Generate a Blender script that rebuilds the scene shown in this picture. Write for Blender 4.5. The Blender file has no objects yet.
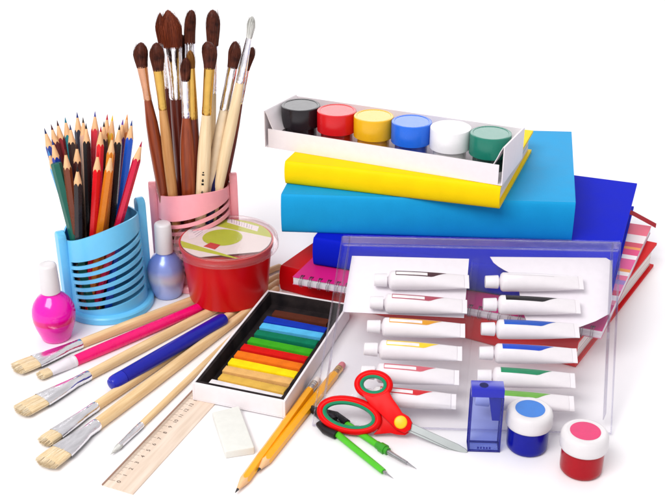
import bpy, bmesh, math, random
from mathutils import Vector, Matrix

# ------------------------------------------------------------------ camera, world, lamps
S = 0.01                       # the scene is measured in centimetres
SC = bpy.context.scene
COL = SC.collection
PITCH, VFOV, CAMH = math.radians(27), math.radians(26), 55.0

cam_d = bpy.data.cameras.new("camera")
cam_d.sensor_fit = 'VERTICAL'
cam_d.angle = VFOV
cam_d.clip_start = 0.02
cam_d.clip_end = 100
cam = bpy.data.objects.new("camera", cam_d)
cam.location = (0, 0, CAMH * S)
cam.rotation_euler = (math.pi / 2 - PITCH, 0, 0)
COL.objects.link(cam)
SC.camera = cam

world = bpy.data.worlds.new("World")
SC.world = world
world.use_nodes = True
bg = world.node_tree.nodes["Background"]
bg.inputs[0].default_value = (1.0, 0.985, 1.0, 1)
bg.inputs[1].default_value = 0.76


def softbox(name, loc, target, sx, sy, power, col=(1, 1, 1)):
    d = bpy.data.lights.new(name, 'AREA')
    d.shape = 'RECTANGLE'
    d.size, d.size_y = sx, sy
    d.energy = power
    d.color = col
    o = bpy.data.objects.new(name, d)
    o.location = loc
    o.rotation_euler = (Vector(target) - Vector(loc)).to_track_quat('-Z', 'Y').to_euler()
    COL.objects.link(o)
    return o


softbox("softbox_key", (-0.75, -0.3, 1.7), (0.0, 0.95, 0.05), 1.2, 0.9, 37, (1, 0.99, 0.975))
softbox("softbox_back", (0.25, 2.9, 1.05), (0.0, 1.0, 0.05), 2.6, 0.9, 20, (0.99, 0.985, 1))

SC.view_settings.view_transform = 'Standard'
SC.view_settings.look = 'None'
SC.view_settings.exposure = 0.0
SC.view_settings.gamma = 1.0
SC.render.engine = 'CYCLES'
SC.cycles.max_bounces = 16
SC.cycles.transparent_max_bounces = 24
SC.cycles.caustics_refractive = False
SC.cycles.caustics_reflective = False

# ------------------------------------------------------------------ measuring
_F = 250 / math.tan(VFOV / 2)
_FW = Vector((0, math.cos(PITCH), -math.sin(PITCH)))
_UP = Vector((0, math.sin(PITCH), math.cos(PITCH)))


def ray(px, py):
    return _FW * _F + Vector((1, 0, 0)) * (px - 332.5) + _UP * (250 - py)


def g(px, py, z=0.0):
    """the point at height z (cm) seen at this place of the photograph"""
    d = ray(px, py)
    t = (z - CAMH) / d.z
    return Vector((0, 0, CAMH)) + d * t


def gy(px, py, y):
    d = ray(px, py)
    return Vector((0, 0, CAMH)) + d * (y / d.y)


# ------------------------------------------------------------------ materials
def lin(h):
    if isinstance(h, str):
        h = h.lstrip('#')
        c = [int(h[i:i + 2], 16) / 255 for i in (0, 2, 4)]
    else:
        c = [v / 255 for v in h]
    return [v / 12.92 if v <= 0.04045 else ((v + 0.055) / 1.055) ** 2.4 for v in c]


_M = {}


def mat(name, col, rough=0.45, spec=0.3, metal=0.0, var=0.06, scale=150, bump=0.0, bscale=300, sss=0.0, coat=0.0,
        stretch=None, col2=None, aniso=0.0):
    if name in _M:
        return _M[name]
    m = bpy.data.materials.new(name)
    m.use_nodes = True
    nt = m.node_tree
    b = nt.nodes["Principled BSDF"]
    c = lin(col)
    tc = nt.nodes.new("ShaderNodeTexCoord")
    mp = nt.nodes.new("ShaderNodeMapping")
    nt.links.new(tc.outputs['Object'], mp.inputs[0])
    if stretch:
        mp.inputs['Scale'].default_value = stretch
    no = nt.nodes.new("ShaderNodeTexNoise")
    no.inputs['Scale'].default_value = scale
    no.inputs['Detail'].default_value = 5
    nt.links.new(mp.outputs[0], no.inputs['Vector'])
    ramp = nt.nodes.new("ShaderNodeValToRGB")
    ramp.color_ramp.elements[0].position = 0.3
    ramp.color_ramp.elements[1].position = 0.7
    if col2 is not None:
        a, e = lin(col), lin(col2)
    else:
        a = [v * (1 - var) for v in c]
        e = [min(1, v * (1 + var)) for v in c]
    ramp.color_ramp.elements[0].color = (*a, 1)
    ramp.color_ramp.elements[1].color = (*e, 1)
    nt.links.new(no.outputs[0], ramp.inputs[0])
    nt.links.new(ramp.outputs[0], b.inputs['Base Color'])
    mr = nt.nodes.new("ShaderNodeMapRange")
    mr.inputs['To Min'].default_value = max(0.02, rough * 0.85)
    mr.inputs['To Max'].default_value = min(1, rough * 1.15)
    nt.links.new(no.outputs[0], mr.inputs[0])
    nt.links.new(mr.outputs[0], b.inputs['Roughness'])
    b.inputs['Specular IOR Level'].default_value = spec
    b.inputs['Metallic'].default_value = metal
    b.inputs['Coat Weight'].default_value = coat
    b.inputs['Coat Roughness'].default_value = 0.12
    if sss:
        b.inputs['Subsurface Weight'].default_value = sss
        b.inputs['Subsurface Radius'].default_value = (0.004, 0.004, 0.004)
        b.inputs['Subsurface Scale'].default_value = 1.0
    if bump:
        n2 = nt.nodes.new("ShaderNodeTexNoise")
        n2.inputs['Scale'].default_value = bscale
        n2.inputs['Detail'].default_value = 4
        nt.links.new(mp.outputs[0], n2.inputs['Vector'])
        bp = nt.nodes.new("ShaderNodeBump")
        bp.inputs['Strength'].default_value = bump
        bp.inputs['Distance'].default_value = 0.0006
        nt.links.new(n2.outputs[0], bp.inputs['Height'])
        nt.links.new(bp.outputs[0], b.inputs['Normal'])
    _M[name] = m
    return m


def clear(name, tint, gloss=0.06, rough=0.12, milk=0.0, milkcol=(240, 236, 245), edge=0.5, wave=0.25):
    """thin transparent plastic: tinted see-through, fresnel gloss, a little milkiness"""
    if name in _M:
        return _M[name]
    m = bpy.data.materials.new(name)
    m.use_nodes = True
    nt = m.node_tree
    nt.nodes.remove(nt.nodes["Principled BSDF"])
    out = nt.nodes["Material Output"]
    tr = nt.nodes.new("ShaderNodeBsdfTransparent")
    tr.inputs[0].default_value = (*lin(tint), 1)
    gl = nt.nodes.new("ShaderNodeBsdfGlossy")
    gl.inputs['Roughness'].default_value = rough
    df = nt.nodes.new("ShaderNodeBsdfDiffuse")
    df.inputs[0].default_value = (*lin(milkcol), 1)
    lw = nt.nodes.new("ShaderNodeLayerWeight")
    lw.inputs[0].default_value = 0.25
    mr = nt.nodes.new("ShaderNodeMapRange")
    mr.inputs['To Min'].default_value = gloss
    mr.inputs['To Max'].default_value = edge
    nt.links.new(lw.outputs['Fresnel'], mr.inputs[0])
    no = nt.nodes.new("ShaderNodeTexNoise")
    no.inputs['Scale'].default_value = 45
    bp = nt.nodes.new("ShaderNodeBump")
    bp.inputs['Strength'].default_value = wave
    bp.inputs['Distance'].default_value = 0.001
    nt.links.new(no.outputs[0], bp.inputs['Height'])
    nt.links.new(bp.outputs[0], gl.inputs['Normal'])
    m1 = nt.nodes.new("ShaderNodeMixShader")
    m1.inputs[0].default_value = milk
    nt.links.new(tr.outputs[0], m1.inputs[1])
    nt.links.new(df.outputs[0], m1.inputs[2])
    m2 = nt.nodes.new("ShaderNodeMixShader")
    nt.links.new(mr.outputs[0], m2.inputs[0])
    nt.links.new(m1.outputs[0], m2.inputs[1])
    nt.links.new(gl.outputs[0], m2.inputs[2])
    nt.links.new(m2.outputs[0], out.inputs[0])
    _M[name] = m
    return m


def banded(name, axis, stops, rough=0.5, spec=0.25, coat=0.0, metal=0.0, size=1.0):
    """hard colour bands along a local axis; stops = [(cm, colour)]"""
    if name in _M:
        return _M[name]
    m = bpy.data.materials.new(name)
    m.use_nodes = True
    nt = m.node_tree
    b = nt.nodes["Principled BSDF"]
    tc = nt.nodes.new("ShaderNodeTexCoord")
    sp = nt.nodes.new("ShaderNodeSeparateXYZ")
    nt.links.new(tc.outputs['Object'], sp.inputs[0])
    mr = nt.nodes.new("ShaderNodeMapRange")
    mr.inputs['From Min'].default_value = 0
    mr.inputs['From Max'].default_value = size * S
    nt.links.new(sp.outputs[axis], mr.inputs[0])
    ramp = nt.nodes.new("ShaderNodeValToRGB")
    ramp.color_ramp.interpolation = 'CONSTANT'
    el = ramp.color_ramp.elements
    while len(el) < len(stops):
        el.new(0.5)
    for e, (p, c) in zip(el, stops):
        e.position = p / size
        e.color = (*lin(c), 1)
    nt.links.new(mr.outputs[0], ramp.inputs[0])
    nt.links.new(ramp.outputs[0], b.inputs['Base Color'])
    b.inputs['Roughness'].default_value = rough
    b.inputs['Specular IOR Level'].default_value = spec
    b.inputs['Coat Weight'].default_value = coat
    b.inputs['Metallic'].default_value = metal
    _M[name] = m
    return m


def paged(name, axis='Z', col=(236, 228, 224), col2=(176, 166, 166), freq=900):
    """the cut edge of a block of pages: fine irregular lines"""
    if name in _M:
        return _M[name]
    m = bpy.data.materials.new(name)
    m.use_nodes = True
    nt = m.node_tree
    b = nt.nodes["Principled BSDF"]
    tc = nt.nodes.new("ShaderNodeTexCoord")
    mp = nt.nodes.new("ShaderNodeMapping")
    mp.inputs['Scale'].default_value = (6, 6, freq)
    nt.links.new(tc.outputs['Object'], mp.inputs[0])
    no = nt.nodes.new("ShaderNodeTexNoise")
    no.inputs['Scale'].default_value = 1.0
    no.inputs['Detail'].default_value = 3
    nt.links.new(mp.outputs[0], no.inputs['Vector'])
    ramp = nt.nodes.new("ShaderNodeValToRGB")
    ramp.color_ramp.elements[0].position = 0.3
    ramp.color_ramp.elements[1].position = 0.6
    ramp.color_ramp.elements[0].color = (*lin(col2), 1)
    ramp.color_ramp.elements[1].color = (*lin(col), 1)
    nt.links.new(no.outputs[0], ramp.inputs[0])
    nt.links.new(ramp.outputs[0], b.inputs['Base Color'])
    b.inputs['Roughness'].default_value = 0.9
    b.inputs['Specular IOR Level'].default_value = 0.1
    _M[name] = m
    return m


WHITE = mat('white_plastic', (214, 210, 212), 0.35, 0.35, sss=0.15, var=0.015)
CARD = mat('white_card', (232, 225, 228), 0.75, 0.15, var=0.02, bump=0.15)
BLACK_CARD = mat('black_card', (18, 14, 18), 0.85, 0.12, scale=55, col2=(50, 42, 42))
SILVER = mat('silver_ferrule', (236, 234, 238), 0.14, 0.5, metal=1.0, var=0.16, scale=110, bump=0.9, bscale=110, stretch=(2.2, 2.2, .5))
STEEL = mat('steel', (170, 168, 172), 0.28, 0.5, metal=1.0, var=0.05)
GOLD = mat('gold_ferrule', (214, 172, 88), 0.24, 0.5, metal=1.0, var=0.06)
COPPER = mat('copper_ferrule', (214, 160, 128), 0.28, 0.5, metal=1.0, var=0.06)
WOODCUT = mat('cut_wood', (226, 178, 132), 0.7, 0.2, var=0.12, scale=60, stretch=(6, 6, 1))
NATURAL = mat('natural_wood', (208, 170, 120), 0.5, 0.25, scale=40, stretch=(9, 9, 0.5), col2=(236, 206, 160), bump=0.1, bscale=60)
PALEWOOD = mat('pale_wood', (222, 194, 152), 0.5, 0.25, scale=40, stretch=(9, 9, 0.5), col2=(240, 218, 180))
REDWOOD = mat('red_brown_wood', (110, 42, 20), 0.3, 0.3, scale=40, stretch=(8, 8, 0.5), col2=(156, 72, 36), coat=0.2)
DARKWOOD = mat('dark_red_wood', (78, 26, 20), 0.3, 0.3, scale=40, stretch=(8, 8, 0.5), col2=(124, 50, 34), coat=0.2)
TANWOOD = mat('tan_wood', (178, 122, 70), 0.4, 0.3, scale=40, stretch=(8, 8, 0.5), col2=(208, 156, 98), coat=0.1)
HAIRLIGHT = mat('brown_hair_strays', (52, 20, 14), 0.4, 0.25, scale=160, col2=(112, 56, 38))
HOG = mat('hog_bristle', (212, 186, 146), 0.7, 0.15, scale=120, stretch=(4, 4, 0.4), col2=(244, 230, 202))
HOGCORE = mat('hog_bristle_core', (200, 172, 130), 0.8, 0.1, scale=300, stretch=(6, 6, 0.3), col2=(232, 210, 172))
BROWNHAIR = mat('brown_hair', (44, 15, 11), 0.42, 0.2, scale=260, stretch=(5, 5, 0.35), col2=(104, 48, 34), bump=.6, bscale=260)
AUBURN = mat('auburn_hair', (74, 24, 14), 0.42, 0.2, scale=260, stretch=(5, 5, 0.35), col2=(136, 62, 34), bump=.6, bscale=260)
WHITEHAIR = mat('white_hair', (176, 176, 170), 0.5, 0.2, scale=260, stretch=(5, 5, 0.35), col2=(226, 226, 222), bump=.5, bscale=260)
LEAD = mat('graphite', (50, 48, 50), 0.4, 0.4)
INK = mat('black_ink', (30, 26, 26), 0.6, 0.2)
BLACKPL = mat('black_plastic', (24, 22, 26), 0.4, 0.3)


# ------------------------------------------------------------------ building
class MB:
    def __init__(self):
        self.bm = bmesh.new()

    def loft(self, secs, cap0=True, cap1=True, closed=True):
        bm = self.bm
        rows = [[bm.verts.new(p) for p in s] for s in secs]
        n = len(rows[0])
        for a, b in zip(rows, rows[1:]):
            for i in range(n if closed else n - 1):
                j = (i + 1) % n
                try:
                    bm.faces.new((a[i], a[j], b[j], b[i]))
                except ValueError:
                    pass
        if closed and cap0:
            bm.faces.new(rows[0][::-1])
        if closed and cap1:
            bm.faces.new(rows[-1])
        return self

    def lathe(self, prof, n=48, c=(0, 0, 0), cap0=True, cap1=True):
        cx, cy, cz = c
        secs = [[(cx + r * math.cos(2 * math.pi * i / n), cy + r * math.sin(2 * math.pi * i / n), cz + z)
                 for i in range(n)] for r, z in prof]
        return self.loft(secs, cap0, cap1)

    def sweep(self, path, rad, n=10, closed=False, flat=1.0):
        pts = [Vector(p) for p in path]
        m = len(pts)
        secs = []
        nrm = None
        for i, p in enumerate(pts):
            if closed:
                t = pts[(i + 1) % m] - pts[i - 1]
            else:
                t = pts[min(i + 1, m - 1)] - pts[max(i - 1, 0)]
            t.normalize()
            up = Vector((0, 0, 1)) if abs(t.z) < 0.9 else Vector((1, 0, 0))
            if nrm is None:
                nrm = (up - t * up.dot(t)).normalized()
            else:
                nrm = (nrm - t * nrm.dot(t)).normalized()
            bn = t.cross(nrm)
            r = rad(i / max(1, m - 1)) if callable(rad) else rad
            secs.append([p + nrm * (math.cos(a) * r * flat) + bn * (math.sin(a) * r)
                         for a in [2 * math.pi * k / n for k in range(n)]])
        if closed:
            secs.append(secs[0])
            self.loft(secs, False, False)
            bmesh.ops.remove_doubles(self.bm, verts=self.bm.verts[:], dist=1e-5)
            return self
        return self.loft(secs)

    def prism(self, poly, z0, z1, bevel=0.0, seg=2):
        b = bmesh.new()
        lo = [b.verts.new((p[0], p[1], z0)) for p in poly]
        hi = [b.verts.new((p[0], p[1], z1)) for p in poly]
        n = len(poly)
        b.faces.new(lo[::-1])
        b.faces.new(hi)
        for i in range(n):
            b.faces.new((lo[i], lo[(i + 1) % n], hi[(i + 1) % n], hi[i]))
        bmesh.ops.recalc_face_normals(b, faces=b.faces[:])
        if bevel:
            ed = [e for e in b.edges if len(e.link_faces) == 2 and e.calc_face_angle(0) > 0.5]
            bmesh.ops.bevel(b, geom=ed, offset=bevel, segments=seg, affect='EDGES', profile=0.6)
        return self.merge(b)

    def box(self, x0, x1, y0, y1, z0, z1, bevel=0.0, seg=2):
        return self.prism([(x0, y0), (x1, y0), (x1, y1), (x0, y1)], z0, z1, bevel, seg)

    def merge(self, b):
        mp = {}
        for v in b.verts:
            mp[v] = self.bm.verts.new(v.co)
        for f in b.faces:
            try:
                self.bm.faces.new([mp[v] for v in f.verts])
            except ValueError:
                pass
        b.free()
        return self

    def quad(self, pts):
        self.bm.faces.new([self.bm.verts.new(p) for p in pts])
        return self

    def map(self, fn):
        for v in self.bm.verts:
            v.co = Vector(fn(v.co.copy()))
        return self

    def solid(self, t):
        bmesh.ops.recalc_face_normals(self.bm, faces=self.bm.faces[:])
        bmesh.ops.solidify(self.bm, geom=self.bm.faces[:], thickness=t)
        return self

    def build(self, name, m, parent=None, angle=35, label=None):
        bm = self.bm
        bmesh.ops.recalc_face_normals(bm, faces=bm.faces[:])
        for v in bm.verts:
            v.co *= S
        me = bpy.data.meshes.new(name)
        bm.to_mesh(me)
        bm.free()
        me.materials.append(m)
        me.shade_smooth()
        me.set_sharp_from_angle(angle=math.radians(angle))
        o = bpy.data.objects.new(name, me)
        COL.objects.link(o)
        if parent is not None:
            o.parent = parent
        if label:
            o['label'] = label
        return o


def frame(z, x=None):
    z = Vector(z).normalized()
    if x is None:
        x = Vector((0, 0, 1)).cross(z)
        if x.length < 1e-4:
            x = Vector((1, 0, 0))
    x = Vector(x)
    x = (x - z * x.dot(z)).normalized()
    y = z.cross(x)
    return Matrix((x, y, z)).transposed()


def thing(name, label, cat, loc=(0, 0, 0), rot=0.0, group=None):
    o = bpy.data.objects.new(name, None)
    o.empty_display_size = 0.01
    COL.objects.link(o)
    o.location = Vector(loc) * S
    if isinstance(rot, Matrix):
        o.rotation_euler = rot.to_euler()
    else:
        o.rotation_euler = (0, 0, rot)
    return tag(o, label, cat, group)


def tag(o, label, cat, group=None):
    o['label'] = label
    o['category'] = cat
    o['kind'] = 'thing'
    if group:
        o['group'] = group
    return o


def text_mesh(mb, s, size, loc, rot=0.0, thick=0.006, align='CENTER'):
    """flat lettering added to a builder, lying in the xy plane at loc (cm)"""
    cu = bpy.data.curves.new('lettering', 'FONT')
    cu.body = s
    cu.size = size
    cu.align_x = align
    cu.align_y = 'CENTER'
    cu.extrude = thick / 2
    o = bpy.data.objects.new('lettering', cu)
    COL.objects.link(o)
    dg = bpy.context.evaluated_depsgraph_get()
    me = bpy.data.meshes.new_from_object(o.evaluated_get(dg))
    b = bmesh.new()
    b.from_mesh(me)
    c, sn = math.cos(rot), math.sin(rot)
    for v in b.verts:
        x, y, z = v.co
        v.co = (loc[0] + c * x - sn * y, loc[1] + sn * x + c * y, loc[2] + z)
    mb.merge(b)
    bpy.data.objects.remove(o)
    bpy.data.curves.remove(cu)
    bpy.data.meshes.remove(me)


def circ(r, n, z, a0=0.0):
    return [(r * math.cos(a0 + 2 * math.pi * i / n), r * math.sin(a0 + 2 * math.pi * i / n), z) for i in range(n)]


def sq(a, b, n, z, e=2.0):
    out = []
    for i in range(n):
        t = 2 * math.pi * i / n
        c, s = math.cos(t), math.sin(t)
        out.append((a * math.copysign(abs(c) ** (2 / e), c), b * math.copysign(abs(s) ** (2 / e), s), z))
    return out


# ------------------------------------------------------------------ ground
gm = MB()
gm.box(-900, 900, -300, 1500, -2, 0)
ground = gm.build('ground', mat('white_table', (240, 238, 240), 0.5, 0.25, var=0.008, scale=30))
ground['kind'] = 'structure'


# ------------------------------------------------------------------ books
BOOKS = 'books stacked on the right'


def book(name, label, FL, FR, BR, BL, z0, z1, col, board=0.28, bulge=0.45, group=BOOKS, m=None, spec=.05):
    FL, FR, BR, BL = (Vector((p[0], p[1], 0)) for p in (FL, FR, BR, BL))
    u = (FR - FL)
    rot = math.atan2(u.y, u.x)
    R = Matrix.Rotation(-rot, 3, 'Z')
    a, b, c, d = (R @ (p - FL) for p in (FL, FR, BR, BL))
    h = z1 - z0
    t = thing(name, label, 'book', (FL.x, FL.y, z0), rot, group)
    D = (d - a).length
    prof = [(D, 0), (D * .5, 0), (bulge + .25, 0.0), (bulge + .1, .03)]
    for k in range(0, 13):
        ang = -math.pi / 2 - math.pi * k / 12
        prof.append((bulge + bulge * math.cos(ang) * 1.0, h / 2 + (h / 2) * math.sin(ang)))
    prof += [(bulge + .1, h - .03), (bulge + .25, h), (D * .5, h), (D, h), (D, h - board), (D * .5, h - board), (bulge + .24, h - board), (bulge + .14, h - board)]
    for k in range(12, -1, -1):
        ang = -math.pi / 2 - math.pi * k / 12
        prof.append((bulge + .05 + (bulge - .2) * math.cos(ang), h / 2 + (h / 2 - board) * math.sin(ang)))
    prof += [(bulge + .14, board), (bulge + .24, board), (D * .5, board), (D, board)]
    secs = []
    nst = 2
    for i in range(nst):
        f = i / (nst - 1)
        o = a.lerp(b, f)
        e = d.lerp(c, f)
        dv = (e - o) / D
        secs.append([o + dv * p[0] + Vector((0, 0, p[1])) for p in prof])
    mb = MB()
    mb.loft(secs, False, False)
    mb.bm.verts.ensure_lookup_table()
    npf = len(prof)
    for base in (0, npf):       # close the two ends of the C-shaped section
        for k in range(npf // 2 - 1):
            v = mb.bm.verts
            mb.bm.faces.new((v[base + k], v[base + k + 1], v[base + npf - 2 - k], v[base + npf - 1 - k]))
    m = m or mat(name + '_cover', col, 0.45, spec, var=0.03, scale=60, bump=0.2, bscale=1400)
    mb.build('cover', m, t, angle=40)
    ins = 0.35
    ud = (b - a).normalized()
    pl = []
    for o, e, s in ((a, d, 1), (b, c, -1)):
        dv = (e - o).normalized()
        pl.append((o + dv * (bulge + .3) + ud * ins * s, e - dv * ins + ud * ins * s))
    poly = [pl[0][0], pl[1][0], pl[1][1], pl[0][1]]
    p = MB()
    p.prism([(q.x, q.y) for q in poly], board + .005, h - board - .005)
    p.build('pages', paged('page_edges'), t)
    return t, rot


def quadrot(FL, rot, L, D, skew=0.0):
    r = math.radians(rot)
    u = Vector((math.cos(r), math.sin(r)))
    s = math.radians(rot + 90 + skew)
    v = Vector((math.cos(s), math.sin(s))) * D
    FL = Vector(FL)
    return FL, FL + u * L, FL + u * L + v, FL + v


book('red_book', 'red hardback at the bottom of the book stack, lying on the table',
     *quadrot((-5.5, 98.5), -28, 31.4, 23.8, -4), 0.0, 2.9, (204, 8, 18))
book('dark_blue_book', 'dark blue hardback with a red ribbon, between the pink notebook and light blue book',
     *quadrot((-2.0, 96.8), -19.5, 29.2, 25.0), 3.86, 6.95, (14, 30, 186), spec=.012)
book('light_blue_book', 'thick light blue hardback lying under the yellow book',
     *quadrot((-5.15, 98.0), -4, 28.9, 20.0, -6), 6.97, 11.15, (26, 150, 206), bulge=0.35)
book('yellow_book', 'yellow hardback on the light blue book, under the box of paint pots',
     *quadrot((-4.85, 100.6), -16.5, 21.7, 16.0, -4), 11.17, 13.65, (240, 204, 8), bulge=0.4)

# spiral notebook -----------------------------------------------------
FL, FR, BR, BL = quadrot((-3.9, 94.7), -20, 30.2, 24.0)
nb = thing('spiral_notebook', 'pink striped spiral notebook between the red book and the dark blue book', 'notebook',
           (FL.x, FL.y, 2.92), math.radians(-20), BOOKS)
NL, ND = 30.2, 24.0
SHEAR = lambda v: (v.x + v.y * math.tan(math.radians(5)), v.y, v.z)
mb = MB()
mb.box(0, NL, 0.0, ND, 0.06, 0.80)
mb.map(SHEAR)
mb.build('pages', paged('notebook_pages', col=(235, 230, 234), col2=(190, 182, 192)), nb)
stops = [(0.0, (208, 24, 120)), (5.0, (232, 130, 160)), (6.0, (240, 232, 232)), (7.0, (214, 40, 96)), (8.0, (226, 120, 180)), (9.4, (160, 130, 200)),
         (10.4, (236, 110, 150)), (11.4, (244, 236, 236)), (12.2, (240, 150, 70)), (12.9, (230, 80, 150)), (15.2, (246, 238, 240)), (16.2, (226, 50, 120)),
         (17.6, (238, 150, 70)), (18.1, (214, 60, 90)), (19.3, (238, 226, 228)), (21.2, (228, 90, 120))]
nbm = banded('notebook_stripes', 'Y', stops, rough=0.5, size=24.0)
mb = MB()
mb.box(-.05, NL + .05, -.05, ND + .05, 0.81, 0.86)
mb.map(SHEAR)
mb.build('front_cover', nbm, nb)
mb = MB()
mb.box(-.05, NL + .05, -.05, ND + .05, 0.0, 0.05)
mb.map(SHEAR)
mb.build('back_cover', mat('notebook_back', (200, 120, 150), 0.6), nb)
mb = MB()
x = 0.75
while x < NL - .5:
    for dx in (0, .2):
        pts = [(x + dx, 0.42 + .52 * math.cos(a) - .28, 0.43 + .56 * math.sin(a)) for a in [2 * math.pi * k / 20 for k in range(20)]]
        mb.sweep(pts, 0.035, 6, closed=True)
    x += 0.95
mb.build('spiral_binding', mat('binding_wire', (150, 140, 146), 0.35, 0.5, metal=0.7), nb)
mb = MB()
x = 0.75
while x < NL - .5:
    mb.box(x - .1, x + .3, .32, .62, .861, .868)
    x += 0.95
mb.build('binding_holes', mat('hole_shadow', (110, 10, 60), 0.9, 0.05), nb)

# ribbon of the dark blue book -------------------------------------------
db = bpy.data.objects['dark_blue_book']
dbr = Matrix.Rotation(math.radians(19.5), 3, 'Z')


def db_local(p):
    return dbr @ (Vector(p) - Vector((-2.0, 96.8, 3.86)))


path = [g(618, 215, 6.2), g(627, 211, 6.3), g(634, 214, 5.9), g(645, 220, 5.2), g(656, 226, 4.6)]
mb = MB()
secs = []
for i, p in enumerate(path):
    q = db_local(p)
    w = Vector((0.0, 0.32, 0.1))
    secs.append([q - w, q + w, q + w + Vector((0, 0, .04)), q - w + Vector((0, 0, .04))])
mb.loft(secs)
mb.build('ribbon', mat('ribbon_red', (150, 16, 30), 0.5, 0.3), db)

# ------------------------------------------------------------------ box of paint pots
br = math.radians(-23.5)
PB = Vector((-7.0, 104.6, 13.67))
pb = thing('paint_pot_box', 'white cardboard tray holding six paint pots on the yellow book', 'box', PB, br)
BLn, BW, HE, HF, T = 25.2, 7.6, 3.9, 2.05, 0.09
mb = MB()
mb.box(0, BLn, 0, BW, 0, T)
mb.box(.42, BLn - .42, 0, T, T, HF)
mb.build('tray', CARD, pb)
mb = MB()
mb.box(T, BLn - T, BW - T, BW, T, HE - .75)
mb.build('back_wall', CARD, pb)
for sx in (0, 1):
    mb = MB()
    # the outer end wall, full height
    x0 = 0 if sx == 0 else BLn - T
    mb.box(x0, x0 + T, 0.02, BW, T, HE)
    mb.map(lambda v: (v.x, v.y, v.z - (.6 * v.y / BW if v.z > 1 else 0)))
    mb.build('end_wall', CARD, pb)
    mb = MB()
    # the end flap folded over the top and curving down to the floor of the tray
    sec = []
    for k in range(15):
        f = k / 14
        xx = T + .02 + .16 * math.sin(min(1, f * 3) * math.pi / 2) + .95 * f ** 1.6
        zz = HE - .02 - (HE - HF * .75) * f + .12 * math.sin(f * math.pi)
        if sx:
            xx = BLn - xx
        d = .07 if sx == 0 else -.07
        sec.append([(xx, .03, zz), (xx + d, .03, zz), (xx + d, BW - T - .02, zz), (xx, BW - T - .02, zz)])
    mb.loft(sec)
    mb.map(lambda v: (v.x, v.y, v.z - .6 * max(0, v.y) / BW * min(1, max(0, v.z - 1) / 2)))
    mb.build('end_flap', CARD, pb)

POTS = 'paint pots in the cardboard tray'
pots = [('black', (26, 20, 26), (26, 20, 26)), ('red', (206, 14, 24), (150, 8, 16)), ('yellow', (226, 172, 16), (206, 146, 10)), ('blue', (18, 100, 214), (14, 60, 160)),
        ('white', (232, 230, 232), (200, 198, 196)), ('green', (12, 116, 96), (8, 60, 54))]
PR = Matrix.Rotation(br, 3, 'Z')


def cap_profile(r, z0, z1):
    return [(r * .93, z0), (r, z0 + .06), (r, z1 - .14), (r * .985, z1 - .05), (r * .94, z1), (r * .86, z1), (r * .84, z1 - .04), (r * .5, z1 - .04)]


for i, (nm, cc, bc) in enumerate(pots):
    loc = PB + PR @ Vector((2.4 + 4.08 * i, 3.75, T + .01))
    p = thing('paint_pot', f'paint pot with {nm} cap in the cardboard tray', 'paint pot', loc, random.Random(i).random() * 6, POTS)
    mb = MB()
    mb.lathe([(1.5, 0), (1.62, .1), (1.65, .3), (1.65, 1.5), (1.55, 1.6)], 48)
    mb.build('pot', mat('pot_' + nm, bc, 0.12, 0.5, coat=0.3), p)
    mb = MB()
    mb.lathe(cap_profile(2.03, 1.45, 3.62), 64)
    mb.build('cap', mat('potcap_' + nm, cc, 0.26, 0.5, var=0.02), p)

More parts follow.
